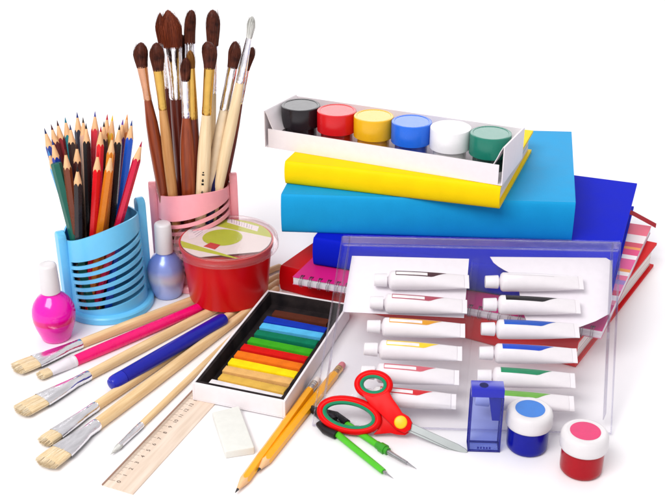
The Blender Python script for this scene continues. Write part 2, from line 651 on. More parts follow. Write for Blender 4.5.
# ------------------------------------------------------------------ cups
def cup(name, label, c, fin, col, rimtilt, slottilt, z_top, nslots, h=9.1, z_first=5.6):
    """slotted pen cup: a shell with slanted slots in front, two upright fins, a round foot"""
    t = thing(name, label, 'pen cup', (c[0], c[1], 0), 0)
    m = mat(name + '_plastic', col, 0.3, 0.35, var=0.02, sss=0.1)
    N = 180
    Rb, Rt = 3.95, 3.72
    levels = []      # functions of the angle
    def tilt(a):     # 0 at the left, 1 at the right (as seen from the front)
        return 0.5 + 0.5 * math.cos(a)
    def front(a):
        return max(0.0, -math.sin(a))
    rim = lambda a: h + rimtilt * (tilt(a) - .5) + 0.75 * abs(math.sin(a - fin)) ** 1.5
    edges = []
    pitch, gap = 0.82, 0.45
    for k in range(nslots):
        zz = z_first - pitch * (nslots - 1 - (nslots - 1 - k)) if False else z_first - pitch * k
        edges.append((zz, zz + gap))
    edges = edges[::-1]
    def lev(z):
        f = max(0.0, min(1.0, z / z_first))
        return lambda a, z=z, f=f: z + slottilt * (tilt(a) - .35) * (0.35 + 0.65 * f)
    levels.append((lambda a: 0.35))
    for lo, hi in edges:
        levels.append(lev(lo))
        levels.append(lev(hi))
    levels.append(rim)
    mb = MB()
    bm = mb.bm
    rows = []
    for L in levels:
        row = []
        for i in range(N):
            a = 2 * math.pi * i / N
            z = L(a)
            r = Rb + (Rt - Rb) * z / h
            row.append(bm.verts.new((r * math.cos(a), r * math.sin(a), z)))
        rows.append(row)
    for j in range(len(rows) - 1):
        for i in range(N):
            a = 2 * math.pi * (i + .5) / N
            k = (i + 1) % N
            if j % 2 == 1:
                rel = (a - fin) % (2 * math.pi)       # fins at 0 and pi; the front is pi..2pi
                slot = (j - 1) // 2
                m1 = 0.20 + 0.03 * (nslots - slot)
                if math.pi + m1 < rel < 2 * math.pi - 0.16 - 0.07 * (nslots - 1 - slot):
                    continue
            bm.faces.new((rows[j][i], rows[j][k], rows[j + 1][k], rows[j + 1][i]))
    mb.solid(0.16)
    mb.build('body', m, t, angle=50)
    mb = MB()
    mb.lathe([(4.35, 0), (4.5, .06), (4.52, .6), (4.4, .75), (4.1, .82), (3.7, .82), (3.7, .5), (0.5, .5)], 72)
    mb.build('foot', m, t)
    for s in (0, 1):
        a = fin + math.pi * s
        mb = MB()
        w = 0.62
        top = h + 1.15 + (rimtilt * (0.5 if s == 0 else -0.5))
        prof = []
        for k in range(9):
            b = math.pi * k / 8
            prof.append((w * math.cos(b), top - w + w * math.sin(b)))
        secs = []
        for x0 in (3.72, 3.8, 4.45, 4.53):
            sh = .07 if x0 in (3.72, 4.53) else 0
            pp = [(x0, -w + sh, .6)] + [(x0, -p[0] * (1 - sh), p[1] - sh) for p in prof] + [(x0, w - sh, .6)]
            pp = [(x0, w - sh, .6)] + [(x0, p[0] * (1 - sh), p[1] - sh) for p in prof] + [(x0, -w + sh, .6)]
            secs.append(pp)
        mb.loft(secs)
        ca, sa = math.cos(a), math.sin(a)
        mb.map(lambda v: (ca * v.x - sa * v.y, sa * v.x + ca * v.y, v.z))
        mb.build('fin', m, t, angle=40)
    return t


BC = Vector((-22.75, 96.0, 0))
PC = Vector((-14.35, 102.3, 0))
cup('blue_cup', 'light blue slotted plastic cup full of colouring pencils', BC, math.radians(30), (106, 192, 236), 1.7, 2.6, 10, 7, h=8.9, z_first=6.2)
cup('pink_cup', 'pink slotted plastic cup full of paintbrushes', PC, math.radians(8), (246, 164, 174), 0.5, 2.0, 11, 8, h=10.1, z_first=7.5)


# ------------------------------------------------------------------ pencils
def hexr(a, r):
    a = (a + math.pi / 6) % (math.pi / 3) - math.pi / 6
    return r / math.cos(a)


def pencil(name, label, cat, butt, tip, col_m, lead_m, group, r=0.34, cone=1.9, roll=0.0, eraser=None, blunt=False):
    butt, tip = Vector(butt), Vector(tip)
    ax = tip - butt
    L = ax.length
    R = frame(ax) @ Matrix.Rotation(roll, 3, 'Z')
    t = thing(name, label, cat, butt, R, group)
    n = 36
    ang = [2 * math.pi * i / n for i in range(n)]
    z0 = 0.0
    if eraser:
        z0 = 1.9
    tan = (r * 1.1) / cone
    ring = lambda f, z: [(hexr(a, r) * f * math.cos(a), hexr(a, r) * f * math.sin(a), z) for a in ang]
    if blunt:
        mb = MB()
        mb.loft([ring(.93, 0), ring(1, .05), ring(1, L - .12), ring(.9, L)])
        mb.build('body', col_m, t, angle=28)
        return t
    top = [(hexr(a, r) * math.cos(a), hexr(a, r) * math.sin(a), L - hexr(a, r) / tan) for a in ang]
    mb = MB()
    mb.loft([ring(.94, z0), ring(1, z0 + .04), top], cap1=False)
    mb.build('body', col_m, t, angle=28)
    rl = 0.115
    zl = L - rl / tan
    mb = MB()
    mb.loft([[(p[0] * .995, p[1] * .995, p[2]) for p in top], circ(rl, n, zl)], cap0=False, cap1=False)
    mb.build('wood_tip', WOODCUT, t, angle=60)
    mb = MB()
    mb.loft([circ(rl, n, zl), circ(0.02, n, L - .03)], cap0=False)
    mb.build('lead', lead_m, t, angle=60)
    if eraser:
        mb = MB()
        mb.lathe([(.33, .75), (.36, .8), (.36, 1.0), (.34, 1.05), (.36, 1.1), (.36, 1.3), (.34, 1.35), (.36, 1.4), (.36, 1.92), (.33, 1.95)], 32)
        mb.build('ferrule', eraser[0], t)
        mb = MB()
        mb.lathe([(.22, 0), (.30, .06), (.33, .2), (.33, .78)], 32)
        mb.build('eraser', eraser[1], t)
    return t


PG = 'colouring pencils in the blue cup'
# tip px, tip py, x where it meets the rim, depth order 0 front .. 1 back, body colour, lead colour, label
cp = [
    (65, 149, 68, .1, (112, 52, 28), (90, 40, 22), 'chestnut brown pencil at the front left of the blue cup'),
    (77.5, 166, 77, .0, (34, 26, 28), (26, 22, 24), 'shortest black pencil at the front of the blue cup'),
    (98, 151, 87, .0, (214, 14, 26), (190, 16, 24), 'bright red pencil leaning right at the front of the blue cup'),
    (111.5, 152, 95, .0, (206, 116, 20), (180, 96, 16), 'amber orange pencil at the front of the blue cup'),
    (142, 141, 112, .1, (196, 16, 60), (160, 16, 60), 'crimson pencil leaning farthest right out of the blue cup'),
    (77, 143, 75, .35, (64, 28, 26), (50, 24, 20), 'dark brown pencil behind the shortest black one'),
    (112.6, 134, 104, .35, (214, 130, 24), (200, 110, 20), 'golden orange pencil just behind the amber one'),
    (101, 126, 96, .45, (218, 22, 32), (170, 20, 26), 'scarlet pencil behind the bright red one'),
    (132, 120, 119, .5, (24, 80, 186), (30, 60, 130), 'royal blue pencil beside the crimson one'),
    (119.6, 124, 112, .55, (30, 26, 26), (24, 22, 24), 'black pencil between the golden and royal blue ones'),
    (52, 139, 70, .45, (24, 50, 150), (30, 60, 120), 'navy pencil leaning left out of the blue cup'),
    (48, 150, 66, .62, (70, 160, 214), (70, 140, 200), 'sky blue pencil with pale tip leaning far left'),
    (44.3, 128, 64, .6, (36, 60, 140), (26, 40, 84), 'dark blue pencil whose tip stands leftmost'),
    (51, 124, 72, .7, (90, 26, 34), (70, 20, 30), 'maroon pencil at the left back of the blue cup'),
    (57, 120, 75, .75, (140, 24, 34), (60, 20, 26), 'wine red pencil at the left back'),
    (65, 117, 80, .8, (20, 120, 130), (20, 110, 130), 'teal tipped pencil at the back left'),
    (70, 124, 80, .6, (52, 34, 30), (50, 50, 90), 'black brown pencil with bluish tip, back left'),
    (77, 112, 86, .9, (40, 40, 60), (30, 40, 110), 'tall slate pencil with dark blue tip at the back'),
    (83, 117, 88, .75, (216, 172, 150), (60, 50, 40), 'pale skin coloured pencil in the middle'),
    (86, 123, 90, .6, (26, 20, 22), (24, 22, 24), 'black pencil beside the pale skin coloured one'),
    (95, 111, 96, .85, (206, 40, 60), (70, 70, 150), 'rose red pencil with bluish tip at the back'),
    (107.4, 114, 102, .85, (190, 28, 36), (180, 24, 40), 'carmine pencil at the back of the blue cup'),
    (112.6, 115, 106, .9, (226, 184, 60), (232, 190, 40), 'yellow tipped pencil at the back of the blue cup'),
    (104, 121, 103, .65, (60, 34, 26), (40, 26, 24), 'umber pencil half hidden behind the golden one'),
    (123, 119, 113, .85, (96, 60, 140), (100, 60, 150), 'violet tipped pencil at the back right'),
    (127.4, 114, 117, .95, (214, 130, 60), (226, 140, 60), 'orange tipped pencil at the far back right'),
]


def in_cup(tip, rimpt, c, rmax, zb):
    ax = tip - rimpt
    k = (zb - rimpt.z) / ax.z
    b = rimpt + ax * k
    d = Vector((b.x - c.x, b.y - c.y))
    if d.length > rmax:
        d = d.normalized() * rmax
    return Vector((c.x + d.x, c.y + d.y, zb))


rng = random.Random(4)
for i, (tx, ty, rx, dep, bc, lc, lab) in enumerate(cp):
    zt = 18.6 - (ty - 112) * 0.035
    if dep >= .5 and ty > 145:
        zt -= 1.1
    tip = g(tx, ty, zt)
    rim_y = BC.y + (-2.7 + 5.6 * dep)
    z = 9.0
    yy = rim_y
    p = gy(rx, 222, yy)
    # point at height 9 above that column of the picture
    px = p.x
    half = math.sqrt(max(0.05, 3.2 ** 2 - (yy - BC.y) ** 2))
    px = max(BC.x - half, min(BC.x + half, px))
    b = in_cup(tip, Vector((px, yy, z)), BC, 3.15, 0.56)
    pencil('colouring_pencil', lab, 'pencil', b, tip, mat('pencil_' + str(bc), bc, 0.28, 0.35, var=0.03, coat=0.15),
           mat('lead_' + str(lc), lc, 0.6, 0.2), PG, r=0.35, roll=rng.random() * 6)
tip = g(56, 163, 15.7)
b = in_cup(tip, Vector((-25.2, 93.9, 9)), BC, 3.15, .56)
pencil('felt_pen', 'dark green pen with blunt end standing in the blue cup', 'pen', b, tip, mat('pen_green', (20, 92, 78), 0.3, 0.35, coat=0.2), LEAD,
       PG, r=0.46, blunt=True)


# ------------------------------------------------------------------ brushes
def hairs(mb, n, base, path, rng, w=0.03):
    """n thin tapering hairs; base(i) gives (u,v) in the unit disc, path(u,v,t) the point along it"""
    for i in range(n):
        u, v = base(i)
        pts = [Vector(path(u, v, t, i)) for t in (0, .25, .5, .75, .92, 1)]
        secs = []
        a0 = rng.random() * 6
        for k, p in enumerate(pts):
            r = w * (1, 1, 1, .9, .6, .08)[k]
            secs.append([p + Vector((r * math.cos(a0 + q), r * math.sin(a0 + q), 0)) for q in (0, 2.094, 4.189)])
        mb.loft(secs, cap0=False, cap1=False)


def disc_point(rng):
    while True:
        u, v = rng.uniform(-1, 1), rng.uniform(-1, 1)
        if u * u + v * v <= 1:
            return u, v


def handle_profile(L, r0, r1, r2):
    """from the butt end (z=0) to the ferrule (z=L)"""
    out = [(r1 * .35, 0), (r1 * .75, .06), (r1 * .95, .18), (r1, .4)]
    for k in range(1, 9):
        f = k / 8
        z = .4 + (L - .4) * f
        bulge = r1 + (r0 - r1) * (math.sin(min(1, f / .78) * math.pi / 2) ** 1.3)
        if f > .78:
            bulge = r0 + (r2 - r0) * ((f - .78) / .22) ** 1.5
        out.append((bulge, z))
    return out


def flat_brush(label, butt, tip, Lf, Lh, w, r0, r1, hm, fm, cm, bm_, seed, group, th=0.26, round_=False, hn=460, core=HOGCORE, up=None, name='paintbrush', tipw=1.0):
    """a brush lying on the table: handle from butt, ferrule flattening, bristles at the tip"""
    butt, tip = Vector(butt), Vector(tip)
    ax = tip - butt
    L = ax.length
    t = thing(name, label, 'paintbrush', butt, frame(ax, up), group)
    Hh = L - Lf - Lh
    rf = r0 * .92
    mb = MB()
    mb.lathe(handle_profile(Hh, r0, r1, rf), 28)
    mb.build('handle', hm, t)
    rng = random.Random(seed)
    mb = MB()
    secs = []
    for f, c in ((-.02, 1.0), (.0, 1.06), (.08, 1.08), (.1, 1.03), (.13, 1.08), (.16, 1.03), (.19, 1.08), (.3, 1.06)):
        secs.append(circ(rf * c, 32, Hh + Lf * f))
    for f in (.45, .6, .75, .9, 1.0):
        k = (f - .3) / .7
        a = rf * 1.06 + (w - rf * 1.06) * k ** .8
        b = rf * 1.06 + (th - rf * 1.06) * k ** .8
        secs.append(sq(a, b, 32, Hh + Lf * f, 2 + 1.4 * k))
    mb.loft(secs, cap1=False)
    mb.build('ferrule', fm, t, angle=40)
    z0 = Hh + Lf - .3
    LL = Lh + .3
    mb = MB()
    hairs(mb, hn, lambda i: disc_point(rng),
          lambda u, v, tt, i: (w * .96 * u * (1 + (.10 if not round_ else -.85) * tt ** 2) * (1 if not round_ else (1 + .5 * math.sin(tt * math.pi))),
                               th * .9 * v * (1 + .55 * math.sin(tt * 2.4) * (1 if not round_ else .4)) * (1 - (.35 if not round_ else .85) * tt ** 2),
                               z0 + LL * tt * (1 - .10 * u * u * tipw - .09 * rng.random() if not round_ else 1 - .25 * (u * u + v * v))),
          rng, 0.035)
    b = mb.build('bristles', bm_, t, angle=180)
    mb = MB()
    secs = []
    for f in (0, .2, .4, .58, .7):
        k = 1.0 if not round_ else (1 - .8 * f * f)
        secs.append(sq(w * .93 * (1 + (.08 * f if not round_ else 0)) * k, th * .85 * (1 + .5 * math.sin(f * 2.4)) * (1 - .3 * f * f) * k, 24, z0 + LL * f, 3))
    secs.append(sq(w * .8 * (.3 if round_ else 1), th * .3, 24, z0 + LL * .74, 3))
    mb.loft(secs)
    mb.build('bristle_core', core, b)
    return t


GB = 'paintbrushes fanned out on the table'
TUBZ = 0.72
flat_brush('wide hog bristle brush lying nearest the blue cup', g(281, 266, .35), g(13, 370, .45), 4.6, 2.3, 1.05, .5, .33, NATURAL, SILVER, None, HOG, 1, GB)
flat_brush('brush with a thick hot pink handle among the lying brushes', g(203, 306, .62), g(37, 377, .42), 2.6, 1.3, .55, .56, .5,
           mat('hot_pink_paint', (232, 8, 110), 0.28, 0.3, coat=.2), mat('clear_ferrule', (222, 216, 222), 0.3, 0.4, var=.02), None, HOG, 2, GB, hn=160)
flat_brush('wide hog bristle brush lying between the pink handle and blue pen', g(280, 275, .35), g(17, 413, .45), 5.0, 2.6, 1.05, .5, .33, NATURAL, SILVER, None, HOG, 3, GB)
flat_brush('narrow hog bristle brush half hidden behind the nearest wide brush', g(279, 281, .35), g(41, 444, .42), 4.6, 1.7, .75, .47, .33, NATURAL, SILVER, None, HOG, 4, GB, hn=200)
flat_brush('wide hog bristle brush lying nearest the ruler, its bristles lowest in the photo', g(278, 288, .38), g(42, 466, .5), 4.2, 2.2, 1.12, .56, .34, NATURAL, SILVER, None, HOG, 5, GB)
flat_brush('slim pointed brush lying alongside the ruler', g(277, 294, .25), g(110, 455, .28), 3.2, 1.3, .2, .3, .2, NATURAL, SILVER, None, WHITEHAIR, 6, GB,
           th=.2, round_=True, hn=90, core=WHITEHAIR)

# thick blue pen lying across the brushes
a, b = g(225.5, 318, 1.15), g(110, 385, 1.0)
ax = b - a
bp = thing('blue_pen', 'thick round ended royal blue pen lying on the wooden brushes', 'pen', a, frame(ax))
L = ax.length
mb = MB()
prof = [(.08, 0), (.36, .05), (.56, .2), (.64, .5), (.66, 1.2), (.68, L * .5), (.68, L - 1.6)]
mb.lathe(prof + [(.68, L - 1.55)], 40)
mb.build('barrel', mat('royal_blue_plastic', (14, 20, 150), 0.3, 0.3, coat=.15), bp)
mb = MB()
mb.lathe([(.66, L - 1.54), (.69, L - 1.5), (.69, L - .7), (.64, L - .35), (.5, L - .1), (.28, L - .01), (.06, L)], 40)
mb.build('end_cap', mat('royal_blue_cap', (18, 30, 168), 0.25, 0.35, coat=.2), bp)

SG = 'paintbrushes standing in the pink cup'


def standing(label, tip, ty, rimx, ydep, hl, fl, rh, rf, hm, fm, hairm, seed, rhandle=None, flatw=None, name='paintbrush', rimdep=0.0, text=False, tips=1.0, teardrop=1.3, ferrule2=None):
    """tip = (px,py); ydep = distance of the tip; hl, fl hair and ferrule lengths in cm"""
    P = gy(tip[0], tip[1], ydep)
    rng0 = random.Random(seed * 7)
    rh, rf = rh * rng0.uniform(.9, 1.08), rf * 1.1
    teardrop *= rng0.uniform(.94, 1.08)
    rhandle = (rhandle or rf * 1.2) * 1.2
    Rm = gy(rimx, 183, PC.y + rimdep)
    Rm.z = 10.2
    base = in_cup(P, Rm, PC, 3.2, .58)
    ax = P - base
    L = ax.length
    t = thing(name, label, 'paintbrush', base, frame(ax, (1, 0, 0)), SG)
    Hh = L - hl - fl
    rr = rhandle or rf * 1.25
    mb = MB()
    mb.lathe(handle_profile(Hh, rr, rr * .55, rf * .98), 28)
    ho = mb.build('handle', hm, t)
    mb = MB()
    secs = []
    for f, c in ((-.02, 1.0), (.0, 1.05), (.06, 1.07), (.08, 1.03), (.11, 1.07), (.14, 1.03), (.3, 1.03)):
        secs.append(circ(rf * c, 28, Hh + fl * f))
    ew, eh = (flatw if flatw else (rh * .82, rh * .82))
    for f in (.5, .75, 1.0):
        k = (f - .3) / .7
        secs.append(sq(rf * 1.03 + (ew - rf * 1.03) * k, rf * 1.03 + (eh - rf * 1.03) * k, 28, Hh + fl * f))
    mb.loft(secs, cap1=False)
    mb.build('ferrule', fm, t, angle=40)
    rng = random.Random(seed)
    z0 = Hh + fl - .15
    LL = hl + .15
    fw, fh = (ew, eh)
    def prof(tt):
        # teardrop: swells from the ferrule, then rounds off (or closes to a point)
        sw = 1 + (teardrop - 1) * math.sin(min(1, tt / .62) * math.pi / 2) ** 1.5
        if tt > .55:
            f = (tt - .55) / .45
            rnd = math.sqrt(max(0, 1 - f ** 2.4))
            pnt = max(0, 1 - f ** 1.25)
            k = min(1, max(0, tips - .6))
            sw *= rnd * (1 - k) + pnt * k
        return max(.02, sw)

    lean = rng.choice((-1, 1)) * rng.uniform(.05, .3)
    wob = [rng.uniform(.94, 1.05) for _ in range(24)]
    mb = MB()
    secs = []
    for k in range(25):
        f = k / 24
        se = sq(fw * .97 * prof(f), fh * .97 * prof(f), 24, z0 + LL * .985 * f)
        secs.append([(p[0] * (1 + (wob[i] - 1) * f) + lean * f * f, p[1] * (1 + (wob[(i * 5) % 24] - 1) * f), p[2]) for i, p in enumerate(se)])
    mb.loft(secs)
    b = mb.build('bristles', hairm, t, angle=180)
    mb = MB()
    for i in range(170):
        an = rng.uniform(0, 2 * math.pi)
        t1 = rng.uniform(.72, 1.0)
        dev = rng.uniform(-.05, .05)
        stray = i % 12 == 0
        if stray:
            t1 = rng.uniform(.9, 1.07)
        offs = rng.uniform(.0, .035) + (rng.uniform(.03, .13) if stray else 0)
        secs = []
        for k in range(8):
            f = t1 * k / 7
            r = prof(min(f, .985 if not stray else .9)) * .985
            c_, s_ = math.cos(an + dev * f), math.sin(an + dev * f)
            p = Vector(((fw * r + offs * f) * c_ + lean * f * f, (fh * r + offs * f) * s_, z0 + LL * f))
            w_ = .022 * (1 - .85 * (k / 7) ** 3)
            secs.append([p + Vector((w_ * math.cos(q), w_ * math.sin(q), 0)) for q in (0, 2.094, 4.189)])
        mb.loft(secs, cap0=False, cap1=False)
    mb.build('loose_hairs', HAIRLIGHT if hairm is BROWNHAIR else hairm, b, angle=180)
    if text:
        mb = MB()
        zz = Hh * .66
        for k, ln in enumerate((.5, .3, .7, .25, .55, .4, .3)):
            rad = rr * 1.01
            q = MB()
            aa = -math.pi / 2 + .1
            for (dz, dw) in ((0, .2), (ln * .5, .12)):
                c0 = zz + dz
                q_pts = []
                for s_ in (-1, 1):
                    an = aa + s_ * dw * .9
                    q_pts.append((rad * math.cos(an), rad * math.sin(an)))
                mb.quad([(q_pts[0][0], q_pts[0][1], c0), (q_pts[1][0], q_pts[1][1], c0), (q_pts[1][0], q_pts[1][1], c0 + ln * .3), (q_pts[0][0], q_pts[0][1], c0 + ln * .3)])
            zz -= ln + .12
        mb.build('lettering', INK, t)
    return t


standing('red brown handled brush leaning farthest left in the pink cup', (138, 42), 0, 163, 101.0, 2.3, 3.4, .62, .34, REDWOOD, COPPER, BROWNHAIR, 11, rhandle=.56, rimdep=-1.6)
standing('gold ferruled brush with tan handle, second from the left', (155, 42), 0, 172, 100.5, 2.6, 4.0, .6, .36, TANWOOD, GOLD, BROWNHAIR, 12, rhandle=.46, rimdep=-2.3)
standing('auburn pointed brush peeking out left of the biggest silver brush', (158.5, 12), 0, 180, 104.5, 3.0, 4.5, .55, .42, DARKWOOD, SILVER, AUBURN, 13, rimdep=1.5, tips=1.5)
standing('biggest auburn brush with a wide silver ferrule', (170, 9), 0, 183, 102.5, 3.6, 5.2, .95, .62, DARKWOOD, SILVER, AUBURN, 14, rhandle=.6, rimdep=.2, tips=1.35, flatw=(.9, .6), teardrop=1.05)
standing('dark haired gold ferruled brush hidden behind the biggest silver brush', (182.5, 34), 0, 186, 104, 2.6, 4, .5, .36, TANWOOD, GOLD, BROWNHAIR, 15, rimdep=1.8)
standing('short dark haired brush with silver ferrule and red brown handle', (184.5, 57), 0, 188, 100.0, 2.2, 3.8, .44, .36, REDWOOD, SILVER, BROWNHAIR, 16, rhandle=.62, rimdep=-2.2)
standing('tall rounded brown brush in the middle of the pink cup', (189, 9), 0, 193, 103.4, 3.2, 4.6, .6, .46, DARKWOOD, SILVER, BROWNHAIR, 17, rimdep=1.0, tips=.75, teardrop=1.05)
standing('small golden brown brush with a gold ferrule in the middle', (191, 50), 0, 193, 100.6, 1.6, 5.2, .42, .46, DARKWOOD, GOLD, mat('golden_hair', (120, 74, 30), .5, .2, scale=200, stretch=(4, 4, .4), col2=(164, 110, 50)), 18, rhandle=.6, rimdep=-1.5, teardrop=1.0)
standing('gold ferruled brush with black lettering on its pale handle', (211, 41), 0, 201, 100.4, 2.5, 4.7, .66, .42, PALEWOOD, GOLD, BROWNHAIR, 19, rhandle=.55, rimdep=-2.4, text=True, tips=.7)
standing('tall silver ferruled brush with pale handle and bent dark hair', (214, 9), 0, 207, 103.0, 3.4, 4.9, .66, .52, PALEWOOD, SILVER, BROWNHAIR, 20, rhandle=.56, rimdep=.6, tips=.7, teardrop=1.2)
standing('silver ferruled brush with navy banded handle, leaning right', (237.5, 41), 0, 208, 102.0, 2.5, 4.4, .6, .42, mat('cream_handle', (226, 206, 176), .35, .3, coat=.2), SILVER, BROWNHAIR, 21, rhandle=.48, rimdep=-1.2)
standing('white haired brush leaning right with a long cream handle', (253.5, 16), 0, 217, 101.2, 2.0, 4.6, .36, .38, PALEWOOD, SILVER, WHITEHAIR, 22, rhandle=.48, rimdep=-1.4)
standing('dark brown handled brush leaning farthest right in the pink cup', (250.5, 46), 0, 224, 103.2, 2.3, 3.6, .42, .3, DARKWOOD, SILVER, BROWNHAIR, 23, rhandle=.4, rimdep=.8)
p1 = gy(221, 150, 101.5)
pencil('navy_pencil', 'navy blue pencil standing among the brushes in the pink cup', 'pencil', in_cup(p1, Vector((-12.0, 100.6, 10.2)), PC, 3.1, .58), p1,
       mat('navy_paint', (24, 26, 84), .3, .3, coat=.2), LEAD, None, r=.36)


# ------------------------------------------------------------------ glitter bottles
def bottle(label, c, scale_r, bodym, height, cap0, rbase):
    t = thing('glitter_bottle', label, 'bottle', (c[0], c[1], 0), 0, 'rounded glitter bottles with white caps')
    k = scale_r
    mb = MB()
    body = [(rbase * .9, 0), (rbase, .1), (rbase + .12, .5), (k * .9, 1.4), (k * .98, 2.1), (k, 2.75), (k * .97, 3.3), (k * .86, 3.9), (k * .66, 4.45),
            (.98, cap0 - .25), (.86, cap0 - .08), (.84, cap0 + .02)]
    mb.lathe(body, 64)
    mb.build('body', bodym, t, angle=60)
    mb = MB()
    mb.lathe([(.86, cap0), (.92, cap0 + .05), (.92, cap0 + .5), (.84, height - .25), (.78, height - .08), (.64, height), (.2, height)], 48)
    mb.build('cap', WHITE, t, angle=50)
    return t


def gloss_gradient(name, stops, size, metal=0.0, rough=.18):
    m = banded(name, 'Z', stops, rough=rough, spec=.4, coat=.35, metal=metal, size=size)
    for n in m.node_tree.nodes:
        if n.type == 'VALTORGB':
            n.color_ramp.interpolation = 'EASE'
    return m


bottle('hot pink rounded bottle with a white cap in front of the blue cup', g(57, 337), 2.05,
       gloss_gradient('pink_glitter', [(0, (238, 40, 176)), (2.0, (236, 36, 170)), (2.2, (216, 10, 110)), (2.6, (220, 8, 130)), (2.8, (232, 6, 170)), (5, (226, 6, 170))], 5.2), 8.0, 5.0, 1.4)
bottle('pearly lavender blue bottle with a white cap in front of the pink cup', g(168, 294), 1.95,
       gloss_gradient('pearl_blue', [(0, (150, 168, 224)), (1.6, (172, 180, 224)), (2.4, (196, 196, 214)), (3.6, (132, 150, 214)), (5, (120, 140, 216))], 5.2, metal=.25, rough=.3), 8.2, 4.95, 1.45)

# ------------------------------------------------------------------ red tub
TC = Vector((-10.6, 96.7, TUBZ))
tub = thing('red_tub', 'red round plastic tub with a clear lid and green label', 'tub', TC)
RED = mat('red_tub_plastic', (200, 8, 14), 0.3, 0.25, var=.04, scale=20, sss=.05)
mb = MB()
TH = 6.15
mb.lathe([(3.75, 0), (3.92, .08), (3.99, .25), (4.5, TH - .8), (4.54, TH - .5), (4.68, TH - .45), (4.72, TH - .1), (4.72, TH), (4.55, TH), (4.5, TH - .25), (.5, TH - .25)], 96)
mb.build('pot', RED, tub)
lid_m = clear('lid_plastic', (252, 246, 247), gloss=.03, rough=.12, milk=.045, milkcol=(250, 225, 225), edge=.4)
mb = MB()
mb.lathe([(4.76, TH - .62), (5.12, TH - .66), (5.22, TH - .58), (5.24, TH - .3), (5.16, TH - .2), (5.1, TH + .12), (5.16, TH + .22), (5.08, TH + .34), (4.9, TH + .36), (4.82, TH + .2), (.5, TH + .18)], 96, cap0=False)
lid = mb.build('lid', lid_m, tub)
LZ = TUBZ + TH + .2


def lidpoly(pts, rmax=4.5):
    out = []
    for p in pts:
        q = g(p[0], p[1], LZ) - TC
        q = Vector((q.x, q.y))
        if q.length > rmax:
            q = q.normalized() * rmax
        out.append((q.x, q.y))
    return out


def dense(pts, n=8):
    out = []
    for i, p in enumerate(pts):
        q = pts[(i + 1) % len(pts)]
        for k in range(n):
            out.append((p[0] + (q[0] - p[0]) * k / n, p[1] + (q[1] - p[1]) * k / n))
    return out


z = TH + .1
P = lambda x, y: (165 + x / 4.17, 200 + y / 4.17)
paper = [(4.5 * math.cos(a), 4.5 * math.sin(a)) for a in [2 * math.pi * k / 96 for k in range(96)]]
paper = [(x, max(y, -3.5 + .2 * x)) for x, y in paper]
mb = MB()
mb.prism(paper, z - .02, z)
mb.build('paper_disc', mat('label_paper', (232, 226, 222), .6, .2, var=.03), lid)
LIME = mat('lime_print', (184, 198, 16), .5, .2, var=.05)
mb = MB()


def chord_band(p, q, r):
    """strip of the lid between the line p-q and the parallel line through r"""
    a, b, c = (Vector(v) for v in lidpoly([p, q, r], 99))
    u = (b - a).normalized()
    n = Vector((-u.y, u.x))
    d0, d1 = sorted((a.dot(n), c.dot(n)))
    d0, d1 = max(d0, -4.4), min(d1, 4.48)
    R_ = 4.49
    ds = [d0 + (d1 - d0) * k / 16 for k in range(17)]
    one = [n * d + u * math.sqrt(R_ * R_ - d * d) for d in ds]
    two = [n * d - u * math.sqrt(R_ * R_ - d * d) for d in ds]
    return [(v.x, v.y) for v in one + two[::-1]]


mb.prism(chord_band(P(180, 98), P(430, 150), P(330, 66)), z + .001, z + .012)
mb.prism([(x, y) for x, y in chord_band(P(60, 165), P(300, 215), P(160, 212)) if x < 1.6], z + .001, z + .012)
mb.build('lime_bands', LIME, lid)
mb = MB()
mb.prism([(-.4 + 2.0 * math.cos(a), .32 + 1.85 * math.sin(a)) for a in [2 * math.pi * k / 48 for k in range(48)]], z + .013, z + .02)
mb.build('lime_circle', mat('lime_circle_print', (178, 196, 4), .5, .2, var=.05), lid)
mb = MB()
mb.prism(lidpoly([P(262, 70), P(285, 68), P(392, 108), P(385, 128), P(258, 90)]), z + .014, z + .022)
mb.prism(lidpoly(dense([P(95, 112), P(165, 88), P(190, 110), P(140, 150), P(100, 160)], 3)), z + .014, z + .022)
mb.build('small_stickers', mat('sticker_white', (236, 232, 234), .6, .2), lid)
mb = MB()
for k in range(9):
    f = .12 + k * .085
    a_ = P(262 + 125 * f, 71 + 40 * f)
    b_ = P(262 + 122 * f, 87 + 38 * f)
    q = lidpoly([a_, (a_[0] + (.45 if k % 3 else .9), a_[1] + .15), (b_[0] + (.45 if k % 3 else .9), b_[1] + .15), b_])
    mb.prism(q, z + .023, z + .026)
for k in range(5):
    a_ = P(105 + 6 * k, 118 + 8 * k)
    q = lidpoly([a_, (a_[0] + 13 - 1.5 * k, a_[1] - 5), (a_[0] + 13 - 1.5 * k, a_[1] - 4.5), (a_[0], a_[1] + .5)])
    mb.prism(q, z + .023, z + .026)
mb.build('small_print', mat('grey_print', (170, 160, 172), .7, .1), lid)
mb = MB()
mb.prism(lidpoly([P(160, 190), P(190, 174), P(232, 184), P(208, 203)]), z + .014, z + .024)
mb.build('red_diamond', mat('red_print', (196, 24, 20), .5, .2), lid)

# ------------------------------------------------------------------ box of pastels
BZ = 0.17
cFL, cFR = g(193, 401, 0), g(285, 420, 0)
u = (cFR - cFL)
crot = math.atan2(u.y, u.x)
pbx = thing('pastel_box', 'long white box with a black tray of pastel sticks', 'box', (cFL.x, cFL.y, BZ), crot)
PW, PL_, PH = 8.7, 17.6, 1.75
mb = MB()
w = .22
mb.box(0, PW, 0, PL_, 0, .12)
for q in ((0, w, 0, PL_), (PW - w, PW, 0, PL_), (w, PW - w, 0, w), (w, PW - w, PL_ - w, PL_)):
    mb.box(*q, .12, PH, .03, 1)
mb.build('box_body', CARD, pbx)
mb = MB()
o0, o1, i0 = w + .005, w + .3, w + .75
